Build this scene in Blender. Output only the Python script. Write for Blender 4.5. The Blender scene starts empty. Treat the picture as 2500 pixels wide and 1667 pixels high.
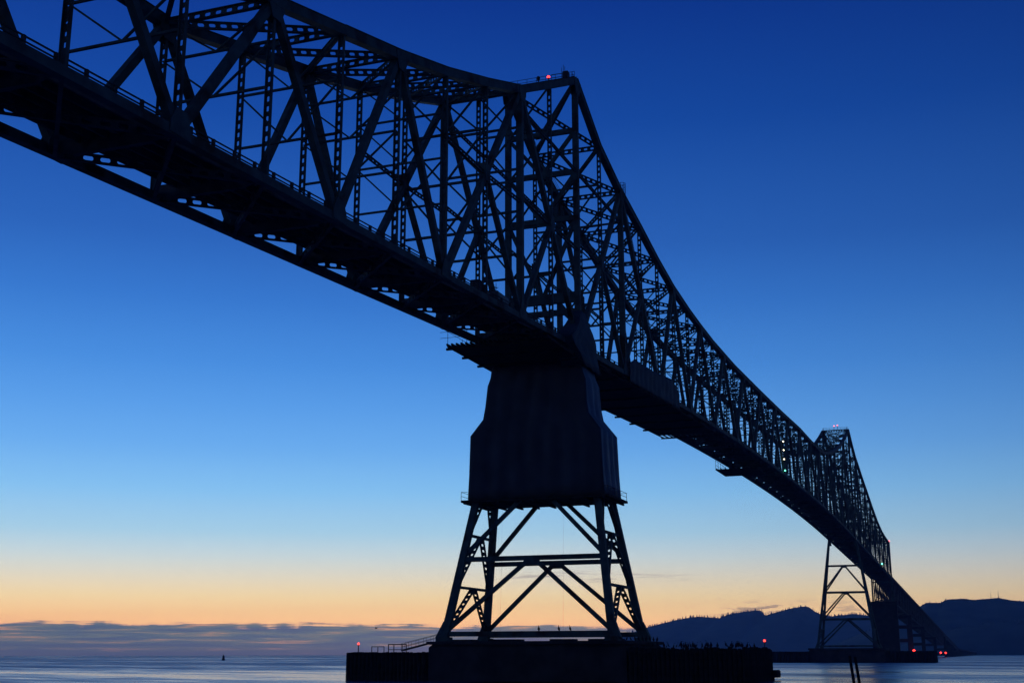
import bpy, math, random
import numpy as np
from mathutils import Vector, Matrix, noise as mnoise

random.seed(7)
scene = bpy.context.scene
col = scene.collection
R_ = math.radians

# ------------------------------------------------------------------ camera
CAM = Vector((-162.88, -51.02, 3.3))
cR = Vector((0.35045811, -0.93657739, -0.00138263))
cU = Vector((-0.22477132, -0.08554017, 0.97064964))
cF = Vector((0.90920678, 0.33986127, 0.24049398))
cam_d = bpy.data.cameras.new("camera")
cam = bpy.data.objects.new("camera", cam_d)
col.objects.link(cam)
cam.matrix_world = Matrix(((cR.x, cU.x, -cF.x, CAM.x), (cR.y, cU.y, -cF.y, CAM.y),
                           (cR.z, cU.z, -cF.z, CAM.z), (0, 0, 0, 1)))
cam_d.sensor_fit = 'HORIZONTAL'
cam_d.sensor_width = 36.0
cam_d.lens = 44.366
cam_d.clip_start = 0.5
cam_d.clip_end = 60000
scene.camera = cam

# ------------------------------------------------------------------ view
vs = scene.view_settings
vs.view_transform = 'Standard'
vs.look = 'None'
vs.exposure = 0.0
vs.gamma = 1.0
vs.use_curve_mapping = False
cy = scene.cycles
cy.use_denoising = True
cy.max_bounces = 4
cy.diffuse_bounces = 2
cy.glossy_bounces = 2
cy.transmission_bounces = 1
cy.volume_bounces = 2
cy.sample_clamp_indirect = 4.0

# ------------------------------------------------------------------ sky after sunset
SUNSET_AZ = R_(58)          # direction of the afterglow, measured from +x towards +y
wd = bpy.data.worlds.new("World")
scene.world = wd
wd.use_nodes = True
nt = wd.node_tree
for n in list(nt.nodes):
    nt.nodes.remove(n)


def N(tree, t, **kw):
    n = tree.nodes.new(t)
    for k, v in kw.items():
        setattr(n, k, v)
    return n


def math_node(tree, op, a, b=None, c=None, clamp=False):
    n = N(tree, 'ShaderNodeMath', operation=op, use_clamp=clamp)
    for i, v in enumerate((a, b, c)):
        if v is None:
            continue
        if isinstance(v, (int, float)):
            n.inputs[i].default_value = v
        else:
            tree.links.new(v, n.inputs[i])
    return n.outputs[0]


def s2l(c):
    return tuple(((v / 255) / 12.92 if v / 255 <= 0.04045 else ((v / 255 + 0.055) / 1.055) ** 2.4) for v in c)


def ramp(tree, fac, stops, inter='LINEAR'):
    n = N(tree, 'ShaderNodeValToRGB')
    n.color_ramp.interpolation = inter
    e = n.color_ramp.elements
    while len(e) < len(stops):
        e.new(0.5)
    for el, (p, c) in zip(e, stops):
        el.position = p
        el.color = (c[0], c[1], c[2], 1)
    tree.links.new(fac, n.inputs[0])
    return n.outputs[0]


def mixc(tree, fac, a, b, blend='MIX'):
    n = N(tree, 'ShaderNodeMix', data_type='RGBA', blend_type=blend)
    if isinstance(fac, (int, float)):
        n.inputs[0].default_value = fac
    else:
        tree.links.new(fac, n.inputs[0])
    for i, v in ((6, a), (7, b)):
        if isinstance(v, tuple):
            n.inputs[i].default_value = (v[0], v[1], v[2], 1)
        else:
            tree.links.new(v, n.inputs[i])
    return n.outputs[2]


tc = N(nt, 'ShaderNodeTexCoord')
sep = N(nt, 'ShaderNodeSeparateXYZ')
nt.links.new(tc.outputs['Generated'], sep.inputs[0])
dx, dy, dz = sep.outputs
elev = math_node(nt, 'MULTIPLY', math_node(nt, 'ARCSINE', dz), 180 / math.pi)
hor = math_node(nt, 'MAXIMUM', math_node(nt, 'SQRT', math_node(nt, 'ADD', math_node(nt, 'MULTIPLY', dx, dx),
                                                               math_node(nt, 'MULTIPLY', dy, dy))), 0.001)
caz = math_node(nt, 'DIVIDE', math_node(nt, 'ADD', math_node(nt, 'MULTIPLY', dx, math.cos(SUNSET_AZ)),
                                        math_node(nt, 'MULTIPLY', dy, math.sin(SUNSET_AZ))), hor)
caz01 = math_node(nt, 'MULTIPLY_ADD', caz, 0.5, 0.5, clamp=True)     # 1 at the afterglow, 0 opposite

GLOW = [(0.0, (292, 208, 170)), (1.0, (296, 238, 192)), (1.6, (292, 260, 206)), (2.5, (268, 258, 220)),
        (3.4, (240, 248, 246)), (4.3, (208, 238, 262)), (5.3, (172, 224, 266)), (7.1, (136, 205, 268)), (9.0, (108, 181, 260)),
        (10.8, (90, 164, 250)), (12.7, (72, 146, 237)), (15.5, (53, 122, 216)), (18.2, (40, 101, 194)),
        (23.7, (17, 74, 168)), (29.0, (7, 53, 145)), (40.0, (4, 34, 108)), (90.0, (3, 18, 70))]
FARS = [(0.0, (60, 82, 122)), (4.0, (64, 86, 128)), (9.0, (44, 70, 122)), (18.0, (14, 42, 98)), (30.0, (3, 24, 76)),
        (50.0, (3, 18, 66)), (90.0, (3, 16, 64))]
efac = math_node(nt, 'DIVIDE', math_node(nt, 'MAXIMUM', elev, 0.0), 90.0, clamp=True)
gl = ramp(nt, efac, [(e / 90, s2l(c)) for e, c in GLOW])
fa = ramp(nt, efac, [(e / 90, s2l(c)) for e, c in FARS])
azw = N(nt, 'ShaderNodeMapRange', interpolation_type='SMOOTHSTEP')
nt.links.new(caz01, azw.inputs[0])
azw.inputs[1].default_value = 0.36
azw.inputs[2].default_value = 0.99
sky_c = mixc(nt, azw.outputs[0], fa, gl)

# low cloud bank towards the open sea, with thin streaks higher up
az_ang = math_node(nt, 'ARCTAN2', dy, dx)
cv = N(nt, 'ShaderNodeCombineXYZ')
nt.links.new(math_node(nt, 'MULTIPLY', az_ang, 16.0), cv.inputs[0])
nt.links.new(math_node(nt, 'MULTIPLY', elev, 6.0), cv.inputs[1])
cn = N(nt, 'ShaderNodeTexNoise')
cn.inputs['Scale'].default_value = 1.0
cn.inputs['Detail'].default_value = 9
cn.inputs['Roughness'].default_value = 0.58
cn.inputs['Distortion'].default_value = 0.4
nt.links.new(cv.outputs[0], cn.inputs['Vector'])
nz = cn.outputs['Fac']
cvT = N(nt, 'ShaderNodeCombineXYZ')
nt.links.new(math_node(nt, 'MULTIPLY', az_ang, 26.0), cvT.inputs[0])
cnT = N(nt, 'ShaderNodeTexNoise')
cnT.inputs['Scale'].default_value = 1.0
cnT.inputs['Detail'].default_value = 8
cnT.inputs['Roughness'].default_value = 0.55
nt.links.new(cvT.outputs[0], cnT.inputs['Vector'])
top_e = math_node(nt, 'ADD', math_node(nt, 'ADD', math_node(nt, 'MULTIPLY_ADD', nz, 0.75, 0.63), math_node(nt, 'MULTIPLY', cnT.outputs['Fac'], 0.60)),
                  math_node(nt, 'MULTIPLY', math_node(nt, 'SUBTRACT', az_ang, 0.55), 0.30))
bank = N(nt, 'ShaderNodeMapRange', interpolation_type='SMOOTHSTEP')
nt.links.new(math_node(nt, 'SUBTRACT', top_e, elev), bank.inputs[0])
bank.inputs[1].default_value = -0.03
bank.inputs[2].default_value = 0.10
bank_c = ramp(nt, nz, [(0.36, s2l((8, 98, 168))), (0.45, s2l((36, 112, 168))), (0.52, s2l((66, 124, 166))),
                       (0.585, s2l((104, 136, 162))), (0.71, s2l((226, 184, 164)))])
lowf = N(nt, 'ShaderNodeMapRange')
nt.links.new(elev, lowf.inputs[0])
lowf.inputs[1].default_value = 0.0
lowf.inputs[2].default_value = 0.75
bank_c2 = mixc(nt, lowf.outputs[0], s2l((6, 92, 158)), bank_c)
# bank is only dark where the afterglow lies behind it
sky_c = mixc(nt, math_node(nt, 'MULTIPLY', bank.outputs[0], math_node(nt, 'MULTIPLY', azw.outputs[0], 0.93)), sky_c, bank_c2)
# streaks
cv2 = N(nt, 'ShaderNodeCombineXYZ')
nt.links.new(math_node(nt, 'MULTIPLY', az_ang, 30.0), cv2.inputs[0])
nt.links.new(math_node(nt, 'MULTIPLY', elev, 9.0), cv2.inputs[1])
cv2.inputs[2].default_value = 3.7
cn2 = N(nt, 'ShaderNodeTexNoise')
cn2.inputs['Scale'].default_value = 1.0
cn2.inputs['Detail'].default_value = 6
cn2.inputs['Roughness'].default_value = 0.6
nt.links.new(cv2.outputs[0], cn2.inputs['Vector'])


def band(lo, mid, hi, src):
    a = N(nt, 'ShaderNodeMapRange', interpolation_type='SMOOTHSTEP')
    nt.links.new(src, a.inputs[0]); a.inputs[1].default_value = lo; a.inputs[2].default_value = mid
    b = N(nt, 'ShaderNodeMapRange', interpolation_type='SMOOTHSTEP')
    nt.links.new(src, b.inputs[0]); b.inputs[1].default_value = hi; b.inputs[2].default_value = mid
    return math_node(nt, 'MULTIPLY', a.outputs[0], b.outputs[0])


thr = N(nt, 'ShaderNodeMapRange', interpolation_type='SMOOTHSTEP')
nt.links.new(cn2.outputs['Fac'], thr.inputs[0])
thr.inputs[1].default_value = 0.47
thr.inputs[2].default_value = 0.62
st1 = math_node(nt, 'MULTIPLY', thr.outputs[0], math_node(nt, 'MULTIPLY', math_node(nt, 'MULTIPLY', band(3.0, 3.35, 3.65, elev), band(0.19, 0.30, 0.42, az_ang)), 0.75))
cv3 = N(nt, 'ShaderNodeCombineXYZ')
nt.links.new(math_node(nt, 'MULTIPLY', az_ang, 46.0), cv3.inputs[0])
nt.links.new(math_node(nt, 'MULTIPLY', elev, 5.0), cv3.inputs[1])
cv3.inputs[2].default_value = 8.3
cn3 = N(nt, 'ShaderNodeTexNoise')
cn3.inputs['Scale'].default_value = 1.0
cn3.inputs['Detail'].default_value = 7
nt.links.new(cv3.outputs[0], cn3.inputs['Vector'])
thr2 = N(nt, 'ShaderNodeMapRange', interpolation_type='SMOOTHSTEP')
nt.links.new(cn3.outputs['Fac'], thr2.inputs[0])
thr2.inputs[1].default_value = 0.50
thr2.inputs[2].default_value = 0.60
st2 = math_node(nt, 'MULTIPLY', thr2.outputs[0], math_node(nt, 'MULTIPLY', math_node(nt, 'MULTIPLY', band(1.45, 1.9, 2.4, elev), band(0.04, 0.15, 0.25, az_ang)), 0.9))
stk = math_node(nt, 'MULTIPLY', math_node(nt, 'MAXIMUM', st1, st2), azw.outputs[0])
sky_c = mixc(nt, stk, sky_c, s2l((132, 122, 140)))

# the physical twilight sky adds its own share
nish = N(nt, 'ShaderNodeTexSky', sky_type='NISHITA')
nish.sun_disc = False
nish.sun_elevation = R_(-2.5)
nish.sun_rotation = R_(90) - SUNSET_AZ
bg1 = N(nt, 'ShaderNodeBackground')
nt.links.new(sky_c, bg1.inputs[0])
bg1.inputs[1].default_value = 1.0
bg2 = N(nt, 'ShaderNodeBackground')
nt.links.new(nish.outputs[0], bg2.inputs[0])
bg2.inputs[1].default_value = 0.02
addb = N(nt, 'ShaderNodeAddShader')
nt.links.new(bg1.outputs[0], addb.inputs[0])
nt.links.new(bg2.outputs[0], addb.inputs[1])
wo = N(nt, 'ShaderNodeOutputWorld')
nt.links.new(addb.outputs[0], wo.inputs[0])
try:
    wd.cycles.sampling_method = 'MANUAL'
    wd.cycles.sample_map_resolution = 512
except Exception:
    pass


# ------------------------------------------------------------------ materials
def mat(name, base, rough=0.6, var=0.35, scale=1.2, metallic=0.0, bump=0.0, spec=0.3, stain=None):
    m = bpy.data.materials.new(name)
    m.use_nodes = True
    t = m.node_tree
    b = t.nodes['Principled BSDF']
    b.inputs['Roughness'].default_value = rough
    b.inputs['Metallic'].default_value = metallic
    b.inputs['Specular IOR Level'].default_value = spec
    tcn = N(t, 'ShaderNodeTexCoord')
    nn = N(t, 'ShaderNodeTexNoise')
    nn.inputs['Scale'].default_value = scale
    nn.inputs['Detail'].default_value = 5
    t.links.new(tcn.outputs['Object'], nn.inputs['Vector'])
    lo = tuple(v * (1 - var) for v in base)
    hi = tuple(v * (1 + var) for v in base)
    c = ramp(t, nn.outputs['Fac'], [(0.3, lo), (0.7, hi)])
    if stain:
        n2 = N(t, 'ShaderNodeTexNoise')
        n2.inputs['Scale'].default_value = scale * 0.35
        n2.inputs['Detail'].default_value = 6
        t.links.new(tcn.outputs['Object'], n2.inputs['Vector'])
        f = ramp(t, n2.outputs['Fac'], [(0.52, (0, 0, 0)), (0.66, (1, 1, 1))])
        c = mixc(t, f, c, stain)
    t.links.new(c, b.inputs['Base Color'])
    if bump:
        bm = N(t, 'ShaderNodeBump')
        bm.inputs['Strength'].default_value = bump
        bm.inputs['Distance'].default_value = 0.05
        t.links.new(nn.outputs['Fac'], bm.inputs['Height'])
        t.links.new(bm.outputs[0], b.inputs['Normal'])
    return m


def lamp_mat(name, color, strength):
    m = bpy.data.materials.new(name)
    m.use_nodes = True
    t = m.node_tree
    b = t.nodes['Principled BSDF']
    b.inputs['Base Color'].default_value = (*color, 1)
    b.inputs['Emission Color'].default_value = (*color, 1)
    b.inputs['Emission Strength'].default_value = strength
    return m


STEEL = mat('green_steel_paint', (0.080, 0.125, 0.112), 0.7, 0.3, 0.8, spec=0.2, stain=(0.05, 0.03, 0.02))
STEEL_D = mat('dull_steel_paint', (0.12, 0.105, 0.10), 0.75, 0.3, 0.8, spec=0.2, stain=(0.05, 0.03, 0.02))
GALV = mat('galvanised_steel', (0.07, 0.07, 0.07), 0.6, 0.25, 2.0, spec=0.25)
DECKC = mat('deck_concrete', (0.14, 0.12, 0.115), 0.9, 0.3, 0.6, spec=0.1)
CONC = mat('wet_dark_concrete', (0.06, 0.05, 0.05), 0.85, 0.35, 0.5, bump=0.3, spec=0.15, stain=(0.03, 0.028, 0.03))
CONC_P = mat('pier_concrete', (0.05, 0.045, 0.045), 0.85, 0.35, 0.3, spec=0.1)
TIMB = mat('creosoted_timber', (0.024, 0.020, 0.018), 0.85, 0.45, 1.5, bump=0.4, spec=0.12)
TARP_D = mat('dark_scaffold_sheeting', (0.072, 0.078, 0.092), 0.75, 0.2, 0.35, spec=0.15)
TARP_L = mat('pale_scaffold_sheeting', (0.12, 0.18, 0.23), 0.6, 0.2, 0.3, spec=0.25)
TARP_W = mat('weathered_sheeting', (0.06, 0.09, 0.105), 0.7, 0.25, 0.4, spec=0.15)
PLANK = mat('scaffold_planking', (0.035, 0.03, 0.028), 0.85, 0.3, 1.0, spec=0.1)
FOREST = mat('forest_floor', (0.075, 0.10, 0.075), 0.95, 0.35, 0.01, spec=0.05)
FIR = mat('fir_foliage', (0.06, 0.08, 0.06), 0.95, 0.35, 0.05, spec=0.05)
PLUM = mat('black_plumage', (0.02, 0.02, 0.022), 0.6, 0.3, 4.0, spec=0.2)
GULLM = mat('grey_white_plumage', (0.35, 0.35, 0.36), 0.7, 0.3, 4.0, spec=0.1)
TRUCKP = mat('white_vehicle_paint', (0.14, 0.15, 0.16), 0.4, 0.1, 1.0, spec=0.4)
RUBBER = mat('tyre_rubber', (0.015, 0.015, 0.015), 0.85, 0.2, 3.0, spec=0.1)
GLASS = mat('dark_vehicle_glass', (0.02, 0.022, 0.025), 0.12, 0.1, 1.0, spec=0.5)
BUOYM = mat('dark_buoy_paint', (0.035, 0.05, 0.04), 0.6, 0.3, 2.0, spec=0.25)
ROPE = mat('grey_rope', (0.06, 0.055, 0.05), 0.9, 0.2, 3.0, spec=0.05)
RED = lamp_mat('red_lamp_glass', (1.0, 0.035, 0.03), 5.0)
REDHOT = lamp_mat('hot_red_lamp_glass', (1.0, 0.035, 0.025), 6.0)
REDDIM = lamp_mat('dim_red_lamp_glass', (1.0, 0.05, 0.08), 0.9)
PINK = lamp_mat('pink_red_lamp_glass', (1.0, 0.20, 0.25), 2.5)
WHITE = lamp_mat('warm_white_lamp_glass', (1.0, 0.9, 0.62), 5.0)
GREEN = lamp_mat('green_lamp_glass', (0.12, 1.0, 0.55), 5.0)
DEADLAMP = mat('unlit_lamp_glass', (0.02, 0.01, 0.012), 0.4, 0.1, 2.0)


def water_material():
    m = bpy.data.materials.new('river_water')
    m.use_nodes = True
    t = m.node_tree
    b = t.nodes['Principled BSDF']
    b.inputs['Base Color'].default_value = (0.015, 0.10, 0.26, 1)
    b.inputs['IOR'].default_value = 1.333
    b.inputs['Specular IOR Level'].default_value = 1.0
    tcn = N(t, 'ShaderNodeTexCoord')
    mp = N(t, 'ShaderNodeMapping')
    mp.inputs['Rotation'].default_value = (0, 0, R_(28))
    t.links.new(tcn.outputs['Object'], mp.inputs[0])

    def nz(scale, detail, sy=1.0, off=(0, 0)):
        mm = N(t, 'ShaderNodeMapping')
        mm.inputs['Scale'].default_value = (scale, scale * sy, scale)
        mm.inputs['Location'].default_value = (off[0], off[1], 0)
        t.links.new(mp.outputs[0], mm.inputs[0])
        k = N(t, 'ShaderNodeTexNoise')
        k.inputs['Scale'].default_value = 1.0
        k.inputs['Detail'].default_value = detail
        t.links.new(mm.outputs[0], k.inputs['Vector'])
        return k.outputs['Fac']
    big = nz(1 / 9.0, 3, 0.45)
    mid = nz(1 / 2.2, 4, 0.6)
    slick = nz(1 / 48.0, 5, 0.12, (0.35, 0.1))
    fine = nz(1 / 7.0, 4, 0.22)
    h = math_node(t, 'ADD', math_node(t, 'MULTIPLY', big, 1.5), math_node(t, 'MULTIPLY', mid, 0.6))
    tex = math_node(t, 'ADD', math_node(t, 'MULTIPLY', slick, 0.62), math_node(t, 'MULTIPLY', fine, 0.38))
    bm = N(t, 'ShaderNodeBump')
    bm.inputs['Distance'].default_value = 1.0
    bm.inputs['Strength'].default_value = 0.14
    t.links.new(h, bm.inputs['Height'])
    t.links.new(bm.outputs[0], b.inputs['Normal'])
    # ripples grow from the sheltered near shore out into the channel
    dv = N(t, 'ShaderNodeVectorMath', operation='DOT_PRODUCT')
    t.links.new(tcn.outputs['Object'], dv.inputs[0])
    dv.inputs[1].default_value = (0.94, 0.34, 0.0)
    sh = N(t, 'ShaderNodeMapRange', interpolation_type='SMOOTHSTEP')
    t.links.new(dv.outputs['Value'], sh.inputs[0])
    sh.inputs[1].default_value = -60.0
    sh.inputs[2].default_value = 260.0
    sh.inputs[3].default_value = -0.075
    sh.inputs[4].default_value = 0.05
    tex = math_node(t, 'ADD', tex, sh.outputs[0])
    ro = N(t, 'ShaderNodeMapRange')
    t.links.new(tex, ro.inputs[0])
    ro.inputs[1].default_value = 0.40
    ro.inputs[2].default_value = 0.58
    ro.inputs[3].default_value = 0.15
    ro.inputs[4].default_value = 0.44
    t.links.new(ro.outputs[0], b.inputs['Roughness'])
    return m


WATER = water_material()

# ------------------------------------------------------------------ mesh helpers
ROOT = {}


def V(*a):
    return np.array(a, dtype=float)


def nrm(v):
    return v / max(np.linalg.norm(v), 1e-9)


class MB:
    def __init__(s):
        s.v = []
        s.f = []

    def add(s, verts, faces):
        o = len(s.v)
        s.v.extend([tuple(map(float, p)) for p in verts])
        s.f.extend([tuple(i + o for i in f) for f in faces])

    def box(s, lo, hi):
        x0, y0, z0 = lo
        x1, y1, z1 = hi
        s.add([(x0, y0, z0), (x1, y0, z0), (x1, y1, z0), (x0, y1, z0), (x0, y0, z1), (x1, y0, z1), (x1, y1, z1), (x0, y1, z1)],
              [(3, 2, 1, 0), (4, 5, 6, 7), (0, 1, 5, 4), (1, 2, 6, 5), (2, 3, 7, 6), (3, 0, 4, 7)])

    def bar(s, A, B, w, d, n, w2=None, d2=None):
        A, B, n = np.asarray(A, float), np.asarray(B, float), np.asarray(n, float)
        ax = nrm(B - A)
        Nn = nrm(n - ax * (n @ ax))
        S = np.cross(ax, Nn)
        w2 = w if w2 is None else w2
        d2 = d if d2 is None else d2
        vs_ = []
        for P_, ww, dd in ((A, w, d), (B, w2, d2)):
            for a, b in ((-1, -1), (1, -1), (1, 1), (-1, 1)):
                vs_.append(P_ + S * a * ww / 2 + Nn * b * dd / 2)
        s.add(vs_, [(3, 2, 1, 0), (4, 5, 6, 7), (0, 1, 5, 4), (1, 2, 6, 5), (2, 3, 7, 6), (3, 0, 4, 7)])

    def tube(s, A, B, r, r2=None, n=6):
        A, B = np.asarray(A, float), np.asarray(B, float)
        ax = nrm(B - A)
        h = V(0, 0, 1) if abs(ax[2]) < 0.9 else V(1, 0, 0)
        S = nrm(np.cross(ax, h))
        T = np.cross(ax, S)
        r2 = r if r2 is None else r2
        vs_ = []
        for P_, rr in ((A, r), (B, r2)):
            for i in range(n):
                a = 2 * math.pi * i / n
                vs_.append(P_ + S * math.cos(a) * rr + T * math.sin(a) * rr)
        fs = [(i, (i + 1) % n, n + (i + 1) % n, n + i) for i in range(n)]
        fs += [tuple(range(n))[::-1], tuple(range(n, 2 * n))]
        s.add(vs_, fs)

    def perf(s, A, B, w, d, n, pitch=0.95, hw=None, hl=None, end=0.5):
        """built-up member: two side plates and one web plate with a row of oval holes"""
        A, B, n = np.asarray(A, float), np.asarray(B, float), np.asarray(n, float)
        ax = nrm(B - A)
        L = np.linalg.norm(B - A)
        Nn = nrm(n - ax * (n @ ax))
        S = np.cross(ax, Nn)
        hw = w * 0.22 if hw is None else hw
        hl = pitch * 0.27 if hl is None else hl
        t = 0.035
        for sg in (-1, 1):
            s.bar(A + S * sg * (w / 2 - 0.04), B + S * sg * (w / 2 - 0.04), 0.08, d, Nn)
        W2 = w / 2 - 0.08
        e = min(end, L * 0.12)
        m = max(1, int(round((L - 2 * e) / pitch)))
        p = (L - 2 * e) / m
        hl = min(hl, p * 0.36)
        a = hl - hw * 0.55
        if a < 0.02:
            a = 0.02
        b = hw * 0.5
        for q0, q1 in ((0, e), (L - e, L)):
            s.bar(A + ax * q0, A + ax * q1, 2 * W2, 2 * t, Nn)
        h2 = p / 2
        P2 = [(-W2, -h2), (-b, -h2), (b, -h2), (W2, -h2), (-W2, -a), (-hw, -a), (hw, -a), (W2, -a), (-b, -hl), (b, -hl),
              (-W2, a), (-hw, a), (hw, a), (W2, a), (-b, hl), (b, hl), (-W2, h2), (-b, h2), (b, h2), (W2, h2)]
        F2 = [(0, 1, 8, 5), (0, 5, 4), (1, 2, 9, 8), (2, 3, 6, 9), (3, 7, 6), (4, 5, 11, 10), (6, 7, 13, 12),
              (10, 11, 16), (11, 14, 17, 16), (14, 15, 18, 17), (15, 12, 19, 18), (12, 13, 19)]
        hole = [5, 8, 9, 6, 12, 15, 14, 11]
        nP = len(P2)
        for i in range(m):
            c = A + ax * (e + p * (i + 0.5))
            vs_ = [c + S * x + ax * y + Nn * t for x, y in P2] + [c + S * x + ax * y - Nn * t for x, y in P2]
            fs = list(F2) + [tuple(j + nP for j in f[::-1]) for f in F2]
            for j in range(8):
                u, v = hole[j], hole[(j + 1) % 8]
                fs.append((u, v, v + nP, u + nP))
            s.add(vs_, fs)

    def sphere(s, c, r, nu=8, nv=6, sc=(1, 1, 1)):
        c = np.asarray(c, float)
        vs_ = [c + V(0, 0, -r * sc[2])]
        for j in range(1, nv):
            ph = -math.pi / 2 + math.pi * j / nv
            for i in range(nu):
                a = 2 * math.pi * i / nu
                vs_.append(c + V(r * sc[0] * math.cos(ph) * math.cos(a), r * sc[1] * math.cos(ph) * math.sin(a), r * sc[2] * math.sin(ph)))
        vs_.append(c + V(0, 0, r * sc[2]))
        fs = [(0, 1 + (i + 1) % nu, 1 + i) for i in range(nu)]
        for j in range(nv - 2):
            for i in range(nu):
                a = 1 + j * nu
                fs.append((a + i, a + (i + 1) % nu, a + nu + (i + 1) % nu, a + nu + i))
        last = len(vs_) - 1
        a = 1 + (nv - 2) * nu
        fs += [(a + i, a + (i + 1) % nu, last) for i in range(nu)]
        s.add(vs_, fs)

    def build(s, name, material, parent=None, smooth=False):
        o0 = V(0, 0, 0)
        if parent is not None:
            r = parent
            while r is not None:
                o0 = o0 + np.array(r.location)
                r = r.parent
        me = bpy.data.meshes.new(name)
        vv = np.array(s.v) - o0
        me.from_pydata(vv.tolist(), [], s.f)
        me.materials.append(material)
        if smooth:
            me.polygons.foreach_set('use_smooth', [True] * len(me.polygons))
        o = bpy.data.objects.new(name, me)
        col.objects.link(o)
        if parent is not None:
            o.parent = parent
        return o


def tag(o, label=None, cat=None, group=None, kind=None):
    if label:
        o['label'] = label
    if cat:
        o['category'] = cat
    if group:
        o['group'] = group
    if kind:
        o['kind'] = kind
    return o


def thing(name, loc, label, cat, group=None):
    o = bpy.data.objects.new(name, None)
    o.empty_display_size = 1.0
    o.location = loc
    col.objects.link(o)
    return tag(o, label, cat, group)


def part(name, material, parent, fn, smooth=False):
    b = MB()
    fn(b)
    return b.build(name, material, parent, smooth)


# ------------------------------------------------------------------ water
b = MB()
rs = [0.0, 60, 150, 300, 600, 1200, 2500, 5000, 8450]
ns = 48
vs_ = [(0, 0, 0)]
for r in rs[1:]:
    for i in range(ns):
        a = 2 * math.pi * i / ns
        vs_.append((r * math.cos(a) - 100, r * math.sin(a), 0))
fs = [(0, 1 + i, 1 + (i + 1) % ns) for i in range(ns)]
for j in range(len(rs) - 2):
    for i in range(ns):
        a0 = 1 + j * ns
        fs.append((a0 + i, a0 + ns + i, a0 + ns + (i + 1) % ns, a0 + (i + 1) % ns))
b.add(vs_, fs)
tag(b.build('river', WATER), kind='structure')


# ------------------------------------------------------------------ hills
def interp(tab, x):
    xs = [t[0] for t in tab]
    if x <= xs[0]:
        return tab[0][1]
    if x >= xs[-1]:
        return tab[-1][1]
    for (a, va), (c, vc) in zip(tab, tab[1:]):
        if a <= x <= c:
            return va + (vc - va) * (x - a) / (c - a)


def make_hill(name, X0, prof, front, back, step, treestep, seed, trees_h):
    """ridge running along y at x = X0, prof = (y, ridge height)"""
    rng = random.Random(seed)
    ys = np.arange(prof[0][0], prof[-1][0] + 1e-6, step)
    cross = [(-front, -3.0), (-front * 0.8, 0.10), (-front * 0.55, 0.36), (-front * 0.32, 0.66), (-front * 0.14, 0.84), (0, 1.0),
             (back * 0.2, 0.82), (back * 0.5, 0.5), (back, -3.0)]
    vs_, fs = [], []

    def hz(y, j):
        off, fr = cross[j]
        H = interp(prof, y)
        if fr < 0:
            return -3.0
        n_ = mnoise.noise(Vector((y / 170.0, off / 170.0, seed))) * 0.07 * H * (0 if j == 5 else 1) * (1 if fr < 1 else 0)
        n_ += mnoise.noise(Vector((y / 35.0, off / 40.0, seed + 5))) * 2.0
        return max(-2.0, H * fr + n_)
    for y in ys:
        for j in range(len(cross)):
            vs_.append((X0 + cross[j][0] + mnoise.noise(Vector((y / 250., j * 3.1, seed))) * 60 * (0 if j == 5 else 1), y, hz(y, j)))
    m = len(cross)
    for i in range(len(ys) - 1):
        for j in range(m - 1):
            fs.append((i * m + j, i * m + j + 1, (i + 1) * m + j + 1, (i + 1) * m + j))
    b = MB()
    b.add(vs_, fs)
    hill = tag(b.build(name, FOREST, smooth=True), kind='structure')
    # conifers along the crest
    b = MB()
    y = prof[0][0]
    while y < prof[-1][0]:
        H = interp(prof, y)
        for _ in range(2):
            off = rng.uniform(-0.10 * front, 0.06 * back)
            hh = rng.uniform(*trees_h)
            fr = 1.0 - abs(off) / front * 0.75 if off < 0 else 1.0 - off / back * 0.35
            zb_ = max(0.0, H * fr) - hh * 0.45
            r = hh * rng.uniform(0.16, 0.26)
            yy = y + rng.uniform(-treestep, treestep)
            nn = 5
            ph = rng.random() * 6
            ring = [(X0 + off + r * math.cos(ph + 6.283 * i / nn), yy + r * math.sin(ph + 6.283 * i / nn), zb_) for i in range(nn)]
            ring.append((X0 + off, yy, zb_ + hh))
            b.add(ring, [(i, (i + 1) % nn, nn) for i in range(nn)])
        y += treestep * rng.uniform(0.6, 1.5)
    tag(b.build('conifer_forest', FIR), 'dark conifer forest fringing the crest of the ' + name.replace('_', ' '), 'forest', kind='stuff')
    return hill


H1 = [(405, 200), (552, 196), (640, 205), (705, 200), (747, 194), (798, 203), (835, 221), (867, 246), (898, 247), (962, 237), (1026, 221),
      (1094, 202), (1114, 228), (1152, 230), (1248, 218), (1302, 208), (1332, 191), (1451, 201), (1493, 198), (1579, 184), (1722, 152),
      (1850, 112), (2000, 70), (2200, 30), (2400, 6), (2500, 2)]
H1 = [(-300, 150), (0, 185), (200, 198)] + H1
make_hill('distant_ridge', 6740, H1, 1300, 1300, 12, 9, 3, (18, 31))
H2 = [(-2600, 120), (-1900, 165), (-1200, 205), (-700, 190), (-400, 178), (-144, 169), (-107, 172), (-67, 181), (-44, 179), (4, 176), (43, 180.5), (98, 178),
      (112, 168), (165, 168.5), (178, 157), (202, 143), (242, 128), (330, 90), (450, 40), (560, 4), (600, 2)]
make_hill('headland_hill', 4335, H2, 900, 1200, 12, 6, 11, (6, 11))
H3 = [(-2400, 90), (-1500, 120), (-800, 118), (-400, 105), (-200, 96), (-60, 88), (40, 74), (130, 52), (220, 24), (300, 4), (330, 2)]
make_hill('wooded_foothill', 3640, H3, 420, 420, 12, 8, 17, (10, 18))

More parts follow.
